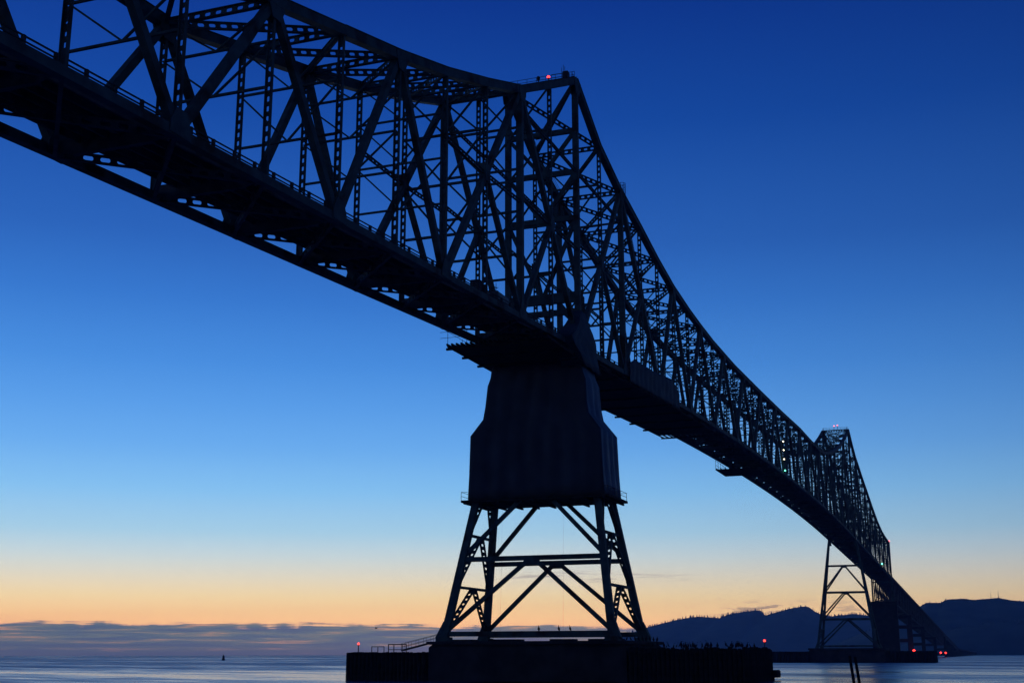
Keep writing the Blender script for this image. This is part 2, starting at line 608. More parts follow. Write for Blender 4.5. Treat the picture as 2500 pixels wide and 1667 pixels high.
# radio masts on the headland
for yy, zz, hh, lab in ((-44, 176, 26, 'thin radio mast on the right hilltop, left of the pair'),
                        (-67, 179, 30, 'taller radio mast on the right hilltop, right of the pair')):
    o = thing('radio_mast', (4335, yy, zz), lab, 'mast', 'masts on the right hilltop')
    part('mast_shaft', GALV, o, lambda b: b.tube((4335, yy, zz - 4), (4335, yy, zz + hh * 0.72), 1.0, 0.45))
    part('antenna', GALV, o, lambda b: b.tube((4335, yy, zz + hh * 0.72), (4335, yy, zz + hh), 0.3, 0.2))
    part('base_hut', CONC, o, lambda b: b.box((4331, yy - 3, zz - 4), (4338, yy + 3, zz + 2.5)))

# ------------------------------------------------------------------ bridge geometry
P = 11.73
W = 10.4
X3, Y3, Z3 = V(1, 0, 0), V(0, 1, 0), V(0, 0, 1)


def zb(k):                     # underside of the bottom chord
    if k <= -1:
        return 43.5 + 0.72 * (k + 1)
    if k <= 31:
        q = k + 1
        return 43.5 + 0.72 * q - 0.017 * q * q
    return 43.5 + 0.72 * 32 - 0.017 * 1024 - 0.368 * (k - 31)


TOP = [(-14, zb(-14) + 16.4), (-7, 55.6), (-6, 58.7), (-5, 61.8), (-4, 65.3), (-3, 69.3), (-2, 73.6), (-1, 79.4), (0, 85.3), (1, 79.4), (2, 76.2), (3, 74.0),
       (4, 71.6), (5, 69.7), (6, 68.6), (7, 67.9), (8, 67.4), (10, 67.2), (13, 67.9), (16, 68.8), (19, 70.0), (21, 70.1), (23, 70.6), (24, 71.4), (25, 73.0),
       (26, 74.9), (27, 77.2), (28, 79.9), (29, 83.0), (30, 86.6), (31, 90.4), (32, 94.6), (33, 89.8), (34, 86.0), (35, 83.6), (36, 81.0), (37, 78.6), (38, 76.4),
       (40, 71.6), (42, 67.4), (44, 64.6), (46, 63.2), (48, 62.6)]


def zt(k):
    return interp(TOP, k)


def Bn(k, s):
    return V(k * P, s * W, zb(k) + 0.37)


def Tn(k, s):
    return V(k * P, s * W, zt(k) - 0.45)


KS, KE = -12, 48
bridge = thing('cantilever_bridge', (0, W / 2, 0), 'dark steel cantilever truss bridge sweeping over the river on two tall towers', 'bridge')
tower_k = (0, 32)


def tdist(k):
    return min(abs(k - 0), abs(k - 32))


for s in (0, 1):
    for k in range(KS, KE):
        part('bottom_chord', STEEL, bridge, lambda b: b.bar(Bn(k, s), Bn(k + 1, s), 0.72, 0.74, Z3))
        th = 0.95 if tdist(k + 0.5) < 6 else 0.85

        def tch(b):
            A, B = Tn(k, s), Tn(k + 1, s)
            b.bar(A, B, 0.78, th, Z3)
            d = nrm(B - A)
            up = nrm(np.cross(np.cross(d, Z3), d))
            b.bar(A - up * (th / 2 + .03), B - up * (th / 2 + .03), 0.95, 0.06, up)     # flange lips
            b.bar(A + up * (th / 2 + .03), B + up * (th / 2 + .03), 0.95, 0.06, up)
        part('top_chord', STEEL, bridge, tch)
    # web members
    for k in range(KS, KE + 1):
        heavy = tdist(k) in (0, 2)
        if k == KE:
            heavy = True
        A, B = Bn(k, s), Tn(k, s)
        if heavy:
            part('vertical_post', STEEL, bridge, lambda b: b.bar(A, B, 0.78, 0.78, X3))
        else:
            part('vertical_post', STEEL, bridge, lambda b: b.perf(A, B, 0.60, 0.30, X3, 0.86, 0.115, 0.235, 1.4))

    def diag(A, B, w=0.70, name='diagonal_brace'):
        part(name, STEEL, bridge, lambda b: b.bar(A, B, w, 0.62, Y3))

    for t0 in tower_k:
        for sg in (-1, 1):
            T2 = Tn(t0 + 2 * sg, s)
            B0, B4, B2 = Bn(t0, s), Bn(t0 + 4 * sg, s), Bn(t0 + 2 * sg, s)
            diag(B0, T2, 0.78)
            diag(T2, B4, 0.78)
            M1, M3 = (B0 + T2) / 2, (T2 + B4) / 2
            diag(M1, B2, 0.52, 'sub_diagonal')
            diag(M3, B2, 0.52, 'sub_diagonal')
            part('gusset_plate', STEEL, bridge, lambda b: b.bar(M1 - Z3 * 1.1, M1 + Z3 * 1.1, 1.35, 0.74, Y3))
            part('gusset_plate', STEEL, bridge, lambda b: b.bar(M3 - Z3 * 1.1, M3 + Z3 * 1.1, 1.35, 0.74, Y3))
            # longitudinal struts at mid height
            c0, c2_, c4 = V(t0 * P, s * W, M1[2]), V((t0 + 2 * sg) * P, s * W, M1[2]), V((t0 + 4 * sg) * P, s * W, M3[2])
            c3_ = V((t0 + 2 * sg) * P, s * W, M3[2] + 0.6)
            hi = zb(t0) + (zt(t0) - zb(t0)) * 0.645
            ch = V((t0 + 2 * sg) * P, s * W, hi)
            for q0, q1 in ((c0, M1), (M1, c2_), (c3_, M3), (M3, c4), (V(t0 * P, s * W, hi), ch)):
                part('longitudinal_strut', STEEL, bridge, lambda b: b.perf(q0, q1, 0.5, 0.26, Y3, 0.9, 0.1, 0.22))
    for k in range(KS, KE):
        if tdist(k + 0.5) < 4:
            continue
        if k % 2 == 0:
            diag(Bn(k, s), Tn(k + 1, s))
        else:
            diag(Tn(k, s), Bn(k + 1, s))
    # gusset plates at the chord nodes
    for k in range(KS, KE + 1):
        d = tdist(k)
        bm_ = (d % 2 == 0)
        tm_ = (d % 2 == 1 and d > 4) or d in (0, 2)
        for main, Pn, dirn in ((bm_, Bn(k, s), 1), (tm_, Tn(k, s), -1)):
            if not main:
                continue

            def gus(b):
                for off in (-0.40, 0.40):
                    c = Pn + Y3 * off
                    ww, hh = (1.25, 1.7) if d > 1 else (1.6, 2.3)
                    tk = 0.05
                    lo_ = -0.30 if dirn > 0 else -0.02
                    pts = [(-ww, lo_ * dirn), (ww, lo_ * dirn), (ww * 0.95, 0.55 * dirn), (ww * 0.5, hh * dirn), (-ww * 0.5, hh * dirn), (-ww * 0.95, 0.55 * dirn)]
                    vv = [c + V(x, -tk, z) for x, z in pts] + [c + V(x, tk, z) for x, z in pts]
                    fs = [tuple(range(6)), tuple(range(6, 12))[::-1]] + [(i, i + 6, (i + 1) % 6 + 6, (i + 1) % 6) for i in range(6)]
                    b.add(vv, fs)
            part('gusset_plate', STEEL, bridge, gus)

# lateral systems and sway frames
for k in range(KS, KE + 1):
    An, Af = Tn(k, 0), Tn(k, 1)
    heavyt = tdist(k) == 0
    part('top_strut', STEEL, bridge, lambda b: b.perf(An, Af, 0.72, 0.40, X3, 1.0, 0.16, 0.27))
    if k < KE:
        C_, D_ = Tn(k + 1, 0), Tn(k + 1, 1)
        part('top_lateral', STEEL, bridge, lambda b: b.perf(An, D_, 0.70, 0.34, V(W, -P, 0), 1.0, 0.16, 0.28))
        part('top_lateral', STEEL, bridge, lambda b: b.perf(Af - Z3 * 0.06, C_ - Z3 * 0.06, 0.70, 0.34, V(W, P, 0), 1.0, 0.16, 0.28))
        A2, B2_, C2, D2 = Bn(k, 0), Bn(k, 1), Bn(k + 1, 0), Bn(k + 1, 1)
        o = Z3 * 0.02
        part('bottom_lateral', STEEL_D, bridge, lambda b: b.perf(A2 - o, D2 - o, 0.70, 0.3, V(W, -P, 0), 1.2, 0.17, 0.36))
        part('bottom_lateral', STEEL_D, bridge, lambda b: b.perf(B2_ - o * 1.5, C2 - o * 1.5, 0.70, 0.26, V(W, P, 0), 1.2, 0.17, 0.36))
    # sway frame
    h = zt(k) - zb(k)
    if tdist(k) == 0:
        fr = [0.80, 0.645, 0.475, 0.19]
        zz = [zb(k) + h * f for f in fr]
        prev = zt(k) - 0.6
        for i, z in enumerate(zz):
            last = i == 3
            part('portal_strut', STEEL, bridge, lambda b: b.bar(V(k * P, 0.3, z), V(k * P, W - 0.3, z), 1.5 if last else 0.75, 0.5, X3))
            if last:
                part('portal_strut', STEEL, bridge, lambda b: b.bar(V(k * P, 0.3, z - 2.1), V(k * P, W - 0.3, z - 2.1), 0.8, 0.5, X3))
                for s in (0, 1):
                    part('portal_bracket', STEEL, bridge, lambda b: b.bar(V(k * P, s * W + (1 - 2 * s) * 0.3, z - 3.8), V(k * P, s * W + (1 - 2 * s) * 2.6, z - 1.4), 0.8, 0.4, X3))
            mid = V(k * P, W / 2, z)
            if not last or True:
                for s in (0, 1):
                    part('portal_brace', STEEL, bridge, lambda b: b.bar(V(k * P, s * W, prev), mid, 0.55, 0.4, X3))
            part('gusset_plate', STEEL, bridge, lambda b: b.bar(mid - Y3 * 0.9, mid + Y3 * 0.9, 1.2, 0.14, X3))
            prev = z
    else:
        lo = zb(k) + 8.4
        n = max(1, int(round((zt(k) - lo) / (4.6 if h < 24 else 6.2))))
        prev = zt(k) - 0.6
        for i in range(n):
            z = zt(k) - (zt(k) - lo) * (i + 1) / n
            thk = 0.20 if tdist(k) > 3 else 0.30
            part('sway_strut', STEEL, bridge, lambda b: b.bar(V(k * P, 0.2, z), V(k * P, W - 0.2, z), thk, 0.2, X3))
            mid = V(k * P, W / 2, z)
            for s in (0, 1):
                part('sway_brace', STEEL, bridge, lambda b: b.bar(V(k * P, s * W, prev), mid, thk * 0.78, 0.18, X3))
            prev = z

# floor system
for k in range(KS, KE + 1):
    z = zb(k)

    def fb(b):
        pts = [(0.35, z + 1.30), (0.35, z + 0.25), (1.0, z + 0.25), (1.7, z + 0.02), (W - 1.7, z + 0.02), (W - 1.0, z + 0.25), (W - 0.35, z + 0.25), (W - 0.35, z + 1.30)]
        n_ = len(pts)
        vv = [(k * P - 0.06, y, q) for y, q in pts] + [(k * P + 0.06, y, q) for y, q in pts]
        b.add(vv, [tuple(range(n_))[::-1], tuple(range(n_, 2 * n_))] + [(i, (i + 1) % n_, (i + 1) % n_ + n_, i + n_) for i in range(n_)])
        b.box((k * P - 0.22, 1.7, z - 0.03), (k * P + 0.22, W - 1.7, z + 0.018))
    part('floor_beam', STEEL_D, bridge, fb)
for k in range(KS, KE, 3):
    for i in range(6):
        y = 2.2 + i * (W - 4.4) / 5

        def sg_(b):
            for q in range(k, min(k + 3, KE)):
                b.bar(V(q * P, y, zb(q) + 1.11), V((q + 1) * P, y, zb(q + 1) + 1.11), 0.2, 0.55, Z3)
        part('stringer', STEEL_D, bridge, sg_)
for k in range(KS, KE, 2):
    def dk(b):
        for q in range(k, min(k + 2, KE)):
            b.bar(V(q * P, W / 2, zb(q) + 1.52), V((q + 1) * P, W / 2, zb(q + 1) + 1.52), W - 3.7, 0.24, Z3)
            for y in (2.0, W - 2.0):
                b.bar(V(q * P, y, zb(q) + 1.76), V((q + 1) * P, y, zb(q + 1) + 1.76), 0.3, 0.24, Z3)
    part('road_deck', DECKC, bridge, dk)
for s in (0, 1):
    y = 1.9 if s == 0 else W - 1.9
    for k in range(KS, KE):
        def rl(b):
            A, B = V(k * P, y, zb(k)), V((k + 1) * P, y, zb(k + 1))
            for hh, t_ in ((2.62, 0.10), (2.28, 0.09)):
                b.bar(A + Z3 * hh, B + Z3 * hh, 0.1, t_, Z3)
            for i in range(4):
                c = A + (B - A) * (i + 0.5) / 4
                b.bar(c + Z3 * 1.8, c + Z3 * 2.66, 0.24, 0.22, X3)
        part('railing', GALV, bridge, rl)

# walkway handrails over the near tower crown, ladder down the near truss
for t0, sides in ((0, (0, 1)), (32, (0, 1))):
    for s in sides:
        for sg in (-1, 1):
            def hr(b):
                kk = [t0 + sg * q for q in ((0, 0.4, 0.8) if sg < 0 else (0, 0.5, 1.0, 1.5, 2.0))]
                pts = [V(k * P, s * W + (0.42 if s == 0 else -0.42), zt(k)) for k in kk]
                for A, B in zip(pts, pts[1:]):
                    for hh in (0.55, 1.05):
                        b.tube(A + Z3 * hh, B + Z3 * hh, 0.035, n=5)
                for A in pts:
                    b.tube(A, A + Z3 * 1.05, 0.035, n=5)
            part('handrail', GALV, bridge, hr)
    def cr(b):
        z = zt(t0)
        for hh in (0.55, 1.05):
            b.tube(V(t0 * P, 0, z + hh), V(t0 * P, W, z + hh), 0.04, n=5)
        for i in range(8):
            y = W * i / 7
            b.tube(V(t0 * P, y, z - 0.2), V(t0 * P, y, z + 1.05), 0.035, n=5)
        b.box((t0 * P - 0.5, 0, z + 0.02), (t0 * P + 0.5, W, z + 0.08))
    part('crown_walkway', GALV, bridge, cr)


def ladder(b):
    A, B = Tn(2, 0) + V(0.5, -0.2, 0.6), Bn(4, 0) + V(0.5, -0.2, 1.6)
    for off in (-0.25, 0.25):
        b.tube(A + X3 * off, B + X3 * off, 0.04, n=5)
    for i in range(60):
        c = A + (B - A) * i / 60
        b.tube(c - X3 * 0.25, c + X3 * 0.25, 0.03, n=4)
part('ladder', GALV, bridge, ladder)


def cage(b):
    c = Tn(2, 0) + V(0.6, -0.2, 0.5)
    for hh in (0.0, 0.6, 1.2):
        for i in range(8):
            a0, a1 = 6.283 * i / 8, 6.283 * (i + 1) / 8
            b.tube(c + V(.6 * math.cos(a0), .6 * math.sin(a0), hh), c + V(.6 * math.cos(a1), .6 * math.sin(a1), hh), 0.04, n=4)
    for i in range(8):
        a0 = 6.283 * i / 8
        b.tube(c + V(.6 * math.cos(a0), .6 * math.sin(a0), -1.5), c + V(.6 * math.cos(a0), .6 * math.sin(a0), 1.2), 0.035, n=4)
part('ladder_cage', GALV, bridge, cage)


# ------------------------------------------------------------------ towers, piers and fenders
YC = W / 2


def leg_at(t0, sx, sy, z, sc):
    f = (z / sc - 5.3) / (23.5 - 5.3)
    x = 7.3 + (3.5 - 7.3) * f
    y = 11.4 + (8.6 - 11.4) * f
    zcap = 41.0
    return V(t0 * P + sx * max(x, 0.25), YC + sy * max(y, 5.2), z)


def make_tower(t0, sc, label, lower_only):
    r = thing('steel_tower', (t0 * P, YC, 5.2), label, 'bridge tower', 'braced steel towers carrying the bridge')
    ztop = zb(t0) - 0.05
    lv = [5.9 * sc, 15.6 * sc, 25.4 * sc, 35.2 * sc]
    for sx in (-1, 1):
        for sy in (-1, 1):
            A, M, B = leg_at(t0, sx, sy, 5.0, sc), leg_at(t0, sx, sy, 25.4 * sc, sc), leg_at(t0, sx, sy, ztop, sc)

            def lg(b):
                b.bar(A, M, 0.95, 0.85, X3, 0.85, 0.75)
                b.bar(M, B, 0.85, 0.75, X3, 0.8, 0.7)
                # shoe with raking stiffeners
                b.box((A[0] - 0.85, A[1] - 0.85, 4.95), (A[0] + 0.85, A[1] + 0.85, 5.5))
                b.bar(A + V(0, sy * 0.55, 0.2), leg_at(t0, sx, sy, 7.4, sc) + V(0, sy * 0.3, 0), 1.1, 1.1, X3, 0.6, 0.6)
            part('leg', STEEL, r, lg)
    for i, z in enumerate(lv):
        for sx in (-1, 1):
            a, c = leg_at(t0, sx, -1, z, sc), leg_at(t0, sx, 1, z, sc)
            part('cross_strut', STEEL, r, lambda b: b.bar(a, c, 0.62, 0.55, X3))
            if i > 0:
                mid = (a + c) / 2
                part('gusset_plate', STEEL, r, lambda b: b.bar(mid - Y3 * 1.0 - Z3 * 0.25, mid + Y3 * 1.0 - Z3 * 0.25, 1.05, 0.6, X3))
                for sy in (-1, 1):
                    f = leg_at(t0, sx, sy, lv[i - 1] + 0.35, sc)
                    part('brace', STEEL, r, lambda b: b.bar(mid + Y3 * sy * 0.55 - Z3 * 0.3, f, 0.52, 0.5, X3))
    # longitudinal zigzag with perforated members
    lz = [5.9 * sc, 12.0 * sc, 18.9 * sc, 25.4 * sc, 32 * sc]
    for i in range(1, len(lz)):
        for sy in (-1, 1):
            a, c = leg_at(t0, -1, sy, lz[i], sc), leg_at(t0, 1, sy, lz[i], sc)
            part('side_strut', STEEL, r, lambda b: b.bar(a, c, 0.34, 0.4, Y3))
            mid = (a + c) / 2
            for sx in (-1, 1):
                f = leg_at(t0, sx, sy, lz[i - 1] + 0.5, sc)
                part('side_brace', STEEL, r, lambda b: b.perf(mid + X3 * sx * 0.2, f + X3 * -sx * 0.25, 0.70, 0.3, X3, 1.05, 0.14, 0.22, 0.7))
    # bearing shoes under the trusses
    for s in (0, 1):
        part('bearing', STEEL, r, lambda b: b.bar(V(t0 * P, s * W, ztop - 2.2), V(t0 * P, s * W, ztop + 0.02), 1.5, 1.2, X3, 1.1, 0.9))
    return r


make_tower(0, 1.0, 'near braced steel tower wrapped in dark sheeting below the road deck', True)
make_tower(32, 1.09, 'far braced steel tower, open to view from pier to deck', False)


def chamfer_prism(b, x0, x1, y0, y1, z0, z1, c=0.35):
    prof = [(0, z0), (0, z1 - c), (c, z1)]
    vv = []
    for ins, z in prof:
        vv += [(x0 + ins, y0 + ins, z), (x1 - ins, y0 + ins, z), (x1 - ins, y1 - ins, z), (x0 + ins, y1 - ins, z)]
    fs = []
    for i in range(2):
        for j in range(4):
            fs.append((i * 4 + j, i * 4 + (j + 1) % 4, i * 4 + 4 + (j + 1) % 4, i * 4 + 4 + j))
    fs += [(3, 2, 1, 0), (8, 9, 10, 11)]
    b.add(vv, fs)


p1 = thing('concrete_pier', (0, YC, 0), 'massive dark concrete pier under the near tower', 'pier', 'concrete piers in the river')
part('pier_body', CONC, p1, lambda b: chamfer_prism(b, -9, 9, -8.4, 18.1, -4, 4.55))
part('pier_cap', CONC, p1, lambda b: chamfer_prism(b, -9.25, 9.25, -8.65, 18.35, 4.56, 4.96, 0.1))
for i, yy in enumerate((-5.5, 1.0, 8.5, 15.2)):
    part('plinth', CONC, p1, lambda b: b.box((-1.2, yy, 4.97), (1.0, yy + (3.2 if i % 2 else 4.4), 5.28)))
p2 = thing('concrete_pier', (32 * P, YC, 0), 'low dark concrete pier under the far tower', 'pier', 'concrete piers in the river')
part('pier_body', CONC, p2, lambda b: chamfer_prism(b, 32 * P - 9, 32 * P + 9, -9.5, 20.0, -4, 4.9))
part('pier_cap', CONC, p2, lambda b: chamfer_prism(b, 32 * P - 9.3, 32 * P + 9.3, -9.8, 20.3, 4.91, 5.6, 0.1))

pile_me = {}


def fender(x0, x1, y0, y1, ztop, label, pitch=0.56, r=0.30, uneven=0.3, seed=1, open_y=None, ends=None):
    f = thing('timber_fender', ((x0 + x1) / 2, (y0 + y1) / 2, 0), label, 'fender', 'timber pile fenders round the piers')
    rng = random.Random(seed)
    key = (ztop, r)
    if key not in pile_me:
        b = MB()
        b.tube((0, 0, -3.0), (0, 0, ztop - 0.12), r, r * 0.95, 8)
        b.tube((0, 0, ztop - 0.121), (0, 0, ztop), r * 0.95, r * 0.7, 8)
        me = bpy.data.meshes.new('pile')
        me.from_pydata(b.v, [], b.f)
        me.materials.append(TIMB)
        pile_me[key] = me
    me = pile_me[key]
    pts = []
    ny = int((y1 - y0) / pitch)
    for i in range(ny + 1):
        y = y0 + (y1 - y0) * i / ny
        pts += [(x0, y), (x1, y)]
    nx = int((x1 - x0) / pitch)
    for i in range(1, nx):
        x = x0 + (x1 - x0) * i / nx
        if ends != 'hi':
            pts.append((x, y0))
        if ends != 'lo':
            pts.append((x, y1))
    for x, y in pts:
        o = bpy.data.objects.new('pile', me)
        col.objects.link(o)
        o.parent = f
        o.location = (x - f.location.x + rng.uniform(-.04, .04), y - f.location.y, rng.uniform(-uneven, 0.0))
        o.rotation_euler = (rng.uniform(-.004, .004), rng.uniform(-.004, .004), rng.uniform(0, 3))
    for z in (0.9, 2.6):
        for x in (x0 + 0.36, x1 - 0.36):
            part('waler', TIMB, f, lambda b: b.box((x - 0.15, y0 + 0.3, z - 0.17), (x + 0.15, y1 - 0.3, z + 0.17)))
    part('deck_planking', TIMB, f, lambda b: b.box((x0 + 0.3, y0 + 0.3, ztop - 0.75), (x1 - 0.3, y1 - 0.3, ztop - 0.45)))
    return f


fender(-9.2, 9.2, 18.75, 29.6, 3.68, 'level-topped timber pile fender left of the near pier', seed=2, uneven=0.1)
fender(-9.2, 9.2, -22.9, -9.05, 4.2, 'ragged timber pile fender right of the near pier, lined with birds', seed=5, uneven=0.35)
fender(32 * P - 11, 32 * P + 11, -27.5, -10.2, 4.5, 'long timber fender right of the far pier', pitch=1.1, r=0.6, seed=6, uneven=0.12)
fender(32 * P - 11, 32 * P + 11, 20.8, 37.0, 4.4, 'far timber fender left of the far pier, half hidden', pitch=1.1, r=0.6, seed=7, uneven=0.12)

# rub block at the east end of the near fender
o = thing('rubbing_block', (9.3, -23.4, 0), 'dark rubbing block low on the right end of the near fender', 'fender block')
part('block', TIMB, o, lambda b: chamfer_prism(b, 7.9, 10.4, -23.95, -23.2, 0.35, 1.3, 0.15))
part('bracket', TIMB, o, lambda b: b.box((8.6, -23.3, -1.5), (9.4, -22.9, 0.4)))

# gangway and rails on the west fender
gw = thing('gangway', (-8.0, 18.9, 3.7), 'sloping railed gangway from the left fender up to the pier', 'gangway')
part('ramp', GALV, gw, lambda b: b.bar(V(-8.2, 22.2, 3.85), V(-8.2, 18.3, 4.75), 0.9, 0.16, Z3))
for off in (-0.45, 0.45):
    def gr(b):
        A, B = V(-8.2 + off, 22.2, 3.9), V(-8.2 + off, 16.9, 5.1)
        for hh in (0.4, 0.8):
            b.tube(A + Z3 * hh, B + Z3 * hh, 0.025, n=5)
        for i in range(6):
            c = A + (B - A) * i / 5
            b.tube(c, c + Z3 * 0.8, 0.022, n=5)
    part('handrail', GALV, gw, gr)
fr_ = thing('pipe_frame', (-7.5, 23.6, 3.3), 'dark pipe frame standing on the left fender', 'frame')
for yy in (22.0, 22.6, 23.8, 24.6):
    part('post', GALV, fr_, lambda b: b.tube((-7.5, yy, 3.0), (-7.5, yy, 4.65), 0.07, n=6))
part('top_pipe', GALV, fr_, lambda b: b.tube((-7.5, 22.0, 4.62), (-7.5, 24.6, 4.62), 0.07, n=6))
part('middle_pipe', GALV, fr_, lambda b: b.tube((-7.5, 22.0, 3.95), (-7.5, 24.6, 3.95), 0.05, n=6))
rl_ = thing('guard_rail', (-8.0, 26.0, 3.3), 'low guard rail on the left fender beyond the pipe frame', 'railing')
for yy in (25.0, 25.9, 26.8):
    part('post', GALV, rl_, lambda b: b.tube((-8, yy, 3.0), (-8, yy, 4.35), 0.06, n=6))
part('rail', GALV, rl_, lambda b: b.tube((-8, 25.0, 4.33), (-8, 26.8, 4.33), 0.05, n=6))


def lamp(name, pos, post_h, mat_, r, label, group=None, base=None):
    x, y, z = pos
    o = thing(name, (x, y, z - post_h), label, 'light', group)
    if post_h > 0.2:
        part('post', GALV, o, lambda b: b.tube((x, y, z - post_h), (x, y, z - r * 0.6), 0.07, n=6))
    part('lens', mat_, o, lambda b: b.sphere((x, y, z), r, 10, 8), True)
    part('lamp_base', GALV, o, lambda b: b.tube((x, y, z - r * 1.25), (x, y, z - r * 0.75), r * 0.9, r * 0.8, 8))
    return o


lamp('marker_light', (-7.0, 29.3, 4.72), 1.5, REDHOT, 0.15, 'red marker light on a post at the left end of the near fender')
lamp('marker_light', (7.0, -22.6, 5.0), 1.5, REDHOT, 0.16, 'red marker light on a post at the right end of the near fender')
lamp('beacon_light', (-1.02 * P, 0.0, zt(-1.02) + 0.75), 0.75, RED, 0.22, 'lit red aviation beacon on the crown of the near tower')
lamp('beacon_light', (-1.38 * P, 0.0, zt(-1.38) + 0.8), 0.85, DEADLAMP, 0.26, 'dark unlit lamp on the top chord left of the lit beacon')
lamp('beacon_light', (32 * P, 5.6, zt(32) + 1.7), 1.7, PINK, 0.30, 'left one of the two pink beacons on the far tower crown')
lamp('beacon_light', (32 * P, 4.2, zt(32) + 1.9), 1.9, PINK, 0.30, 'right one of the two pink beacons on the far tower crown')
lamp('beacon_light', (48 * P, 0, zt(48) + 0.6), 0.7, PINK, 0.6, 'pink beacon above the far end post of the bridge')
for z_, lab in ((59.8, 'topmost'), (57.4, 'middle'), (54.9, 'lowest')):
    lamp('navigation_light', (15.66 * P, -0.75, z_), 0.0, WHITE, 0.19, lab + ' of three white navigation lights hung at mid span', 'mid-span navigation lights')
lamp('navigation_light', (15.72 * P, -0.75, 51.9), 0.0, GREEN, 0.22, 'green navigation light under the three white ones at mid span')
lamp('navigation_light', (42.1 * P, -0.9, zb(42.1) + 1.5), 0.0, GREEN, 0.38, 'green light on the deck edge beyond the far tower')
# cabinet and aerials on the crown
cb = thing('equipment_box', (-0.35 * P, 0, zt(-0.35)), 'small dark equipment box on the near tower crown walkway', 'box')
part('box_body', GALV, cb, lambda b: chamfer_prism(b, -0.35 * P - 0.45, -0.35 * P + 0.45, -0.4, 0.4, zt(-0.35) - 0.2, zt(-0.35) + 1.15, 0.06))
for i, (q, hh) in enumerate(((-0.52, 1.9), (-0.45, 2.3), (-0.40, 2.0))):
    part('aerial', GALV, cb, lambda b: b.tube((q * P, 0, zt(q) - 0.1), (q * P, 0, zt(q) + hh), 0.035, n=5))


# ------------------------------------------------------------------ scaffold sheeting round the near tower
def sheet_loop(levels, side, seed, seg=0.55, amp=0.10):
    """one side (0 south, 1 east, 2 north, 3 west) of a stack of rectangles; levels: z,x0,x1,y0,y1"""
    vv, fs = [], []
    n = 40
    rows = []
    zs = []
    for a, c in zip(levels, levels[1:]):
        m = max(1, int((c[0] - a[0]) / 1.2))
        for i in range(m):
            t = i / m
            rows.append([a[j] + (c[j] - a[j]) * t for j in range(5)])
    rows.append(list(levels[-1]))
    for L in rows:
        z, x0, x1, y0, y1 = L
        cs = [((x0, y1), (x0, y0)), ((x0, y0), (x1, y0)), ((x1, y0), (x1, y1)), ((x1, y1), (x0, y1))][side]
        nr = [(-1, 0), (0, -1), (1, 0), (0, 1)][side]
        for i in range(n + 1):
            t = i / n
            x = cs[0][0] + (cs[1][0] - cs[0][0]) * t
            y = cs[0][1] + (cs[1][1] - cs[0][1]) * t
            edge = min(1, 8 * t, 8 * (1 - t))
            q = (x + y) * 0.9
            fold = (abs(math.sin(q * 1.35 + seed)) - 0.5) * amp + mnoise.noise(Vector((x * .6, y * .6, z * 0.16 + seed))) * 0.22
            x += nr[0] * fold * edge
            y += nr[1] * fold * edge
            vv.append((x, y, z + mnoise.noise(Vector((x, y, 9.1))) * 0.05))
    m = n + 1
    for r in range(len(rows) - 1):
        for i in range(n):
            fs.append((r * m + i, r * m + i + 1, (r + 1) * m + i + 1, (r + 1) * m + i))
    b = MB()
    b.add(vv, fs)
    return b


def solidify(o, t):
    md = o.modifiers.new('thickness', 'SOLIDIFY')
    md.thickness = t
    return o


enc = thing('scaffold_enclosure', (0, YC, 23.5), 'dark sheeted scaffold enclosure wrapped round the near tower', 'scaffold enclosure')
LV = [(23.7, -4.05, 4.05, YC - 9.75, YC + 9.6), (27.0, -4.0, 4.0, YC - 9.55, YC + 9.45), (32.4, -4.0, 4.0, YC - 9.35, YC + 9.3), (34.7, -3.6, 3.6, YC - 7.6, YC + 7.6),
      (36.5, -3.4, 3.4, YC - 7.3, YC + 7.35), (39.4, -3.2, 3.2, YC - 7.15, YC + 7.1), (40.6, -3.0, 3.0, YC - 6.7, YC + 6.75), (42.9, -2.8, 2.8, YC - 6.35, YC + 6.5)]
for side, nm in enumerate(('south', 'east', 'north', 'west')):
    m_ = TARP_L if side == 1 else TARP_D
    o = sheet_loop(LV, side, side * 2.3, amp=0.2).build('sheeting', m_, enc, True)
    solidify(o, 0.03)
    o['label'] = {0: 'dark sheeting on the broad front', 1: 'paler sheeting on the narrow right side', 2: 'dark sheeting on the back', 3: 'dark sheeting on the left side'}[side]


def encf(b):
    b.box((-4.6, YC - 10.5, 23.3), (4.6, YC + 10.4, 23.6))
part('platform', PLANK, enc, encf)
for y in np.linspace(YC - 9.8, YC + 9.8, 9):
    part('joist', PLANK, enc, lambda b: b.box((-4.9, y - 0.12, 23.05), (4.9, y + 0.12, 23.29)))
for sgn in (-1, 1):
    def er(b):
        y = YC + sgn * 10.35
        for hh in (0.55, 1.1):
            b.tube((-4.6, y, 23.6 + hh), (4.6, y, 23.6 + hh), 0.035, n=5)
        for x in (-4.6, -1.5, 1.5, 4.6):
            b.tube((x, y, 23.5), (x, y, 24.75), 0.035, n=5)
            b.tube((x, y, 24.7), (x, YC + sgn * 9.4, 24.7), 0.03, n=5)
    part('guard_rail', GALV, enc, er)

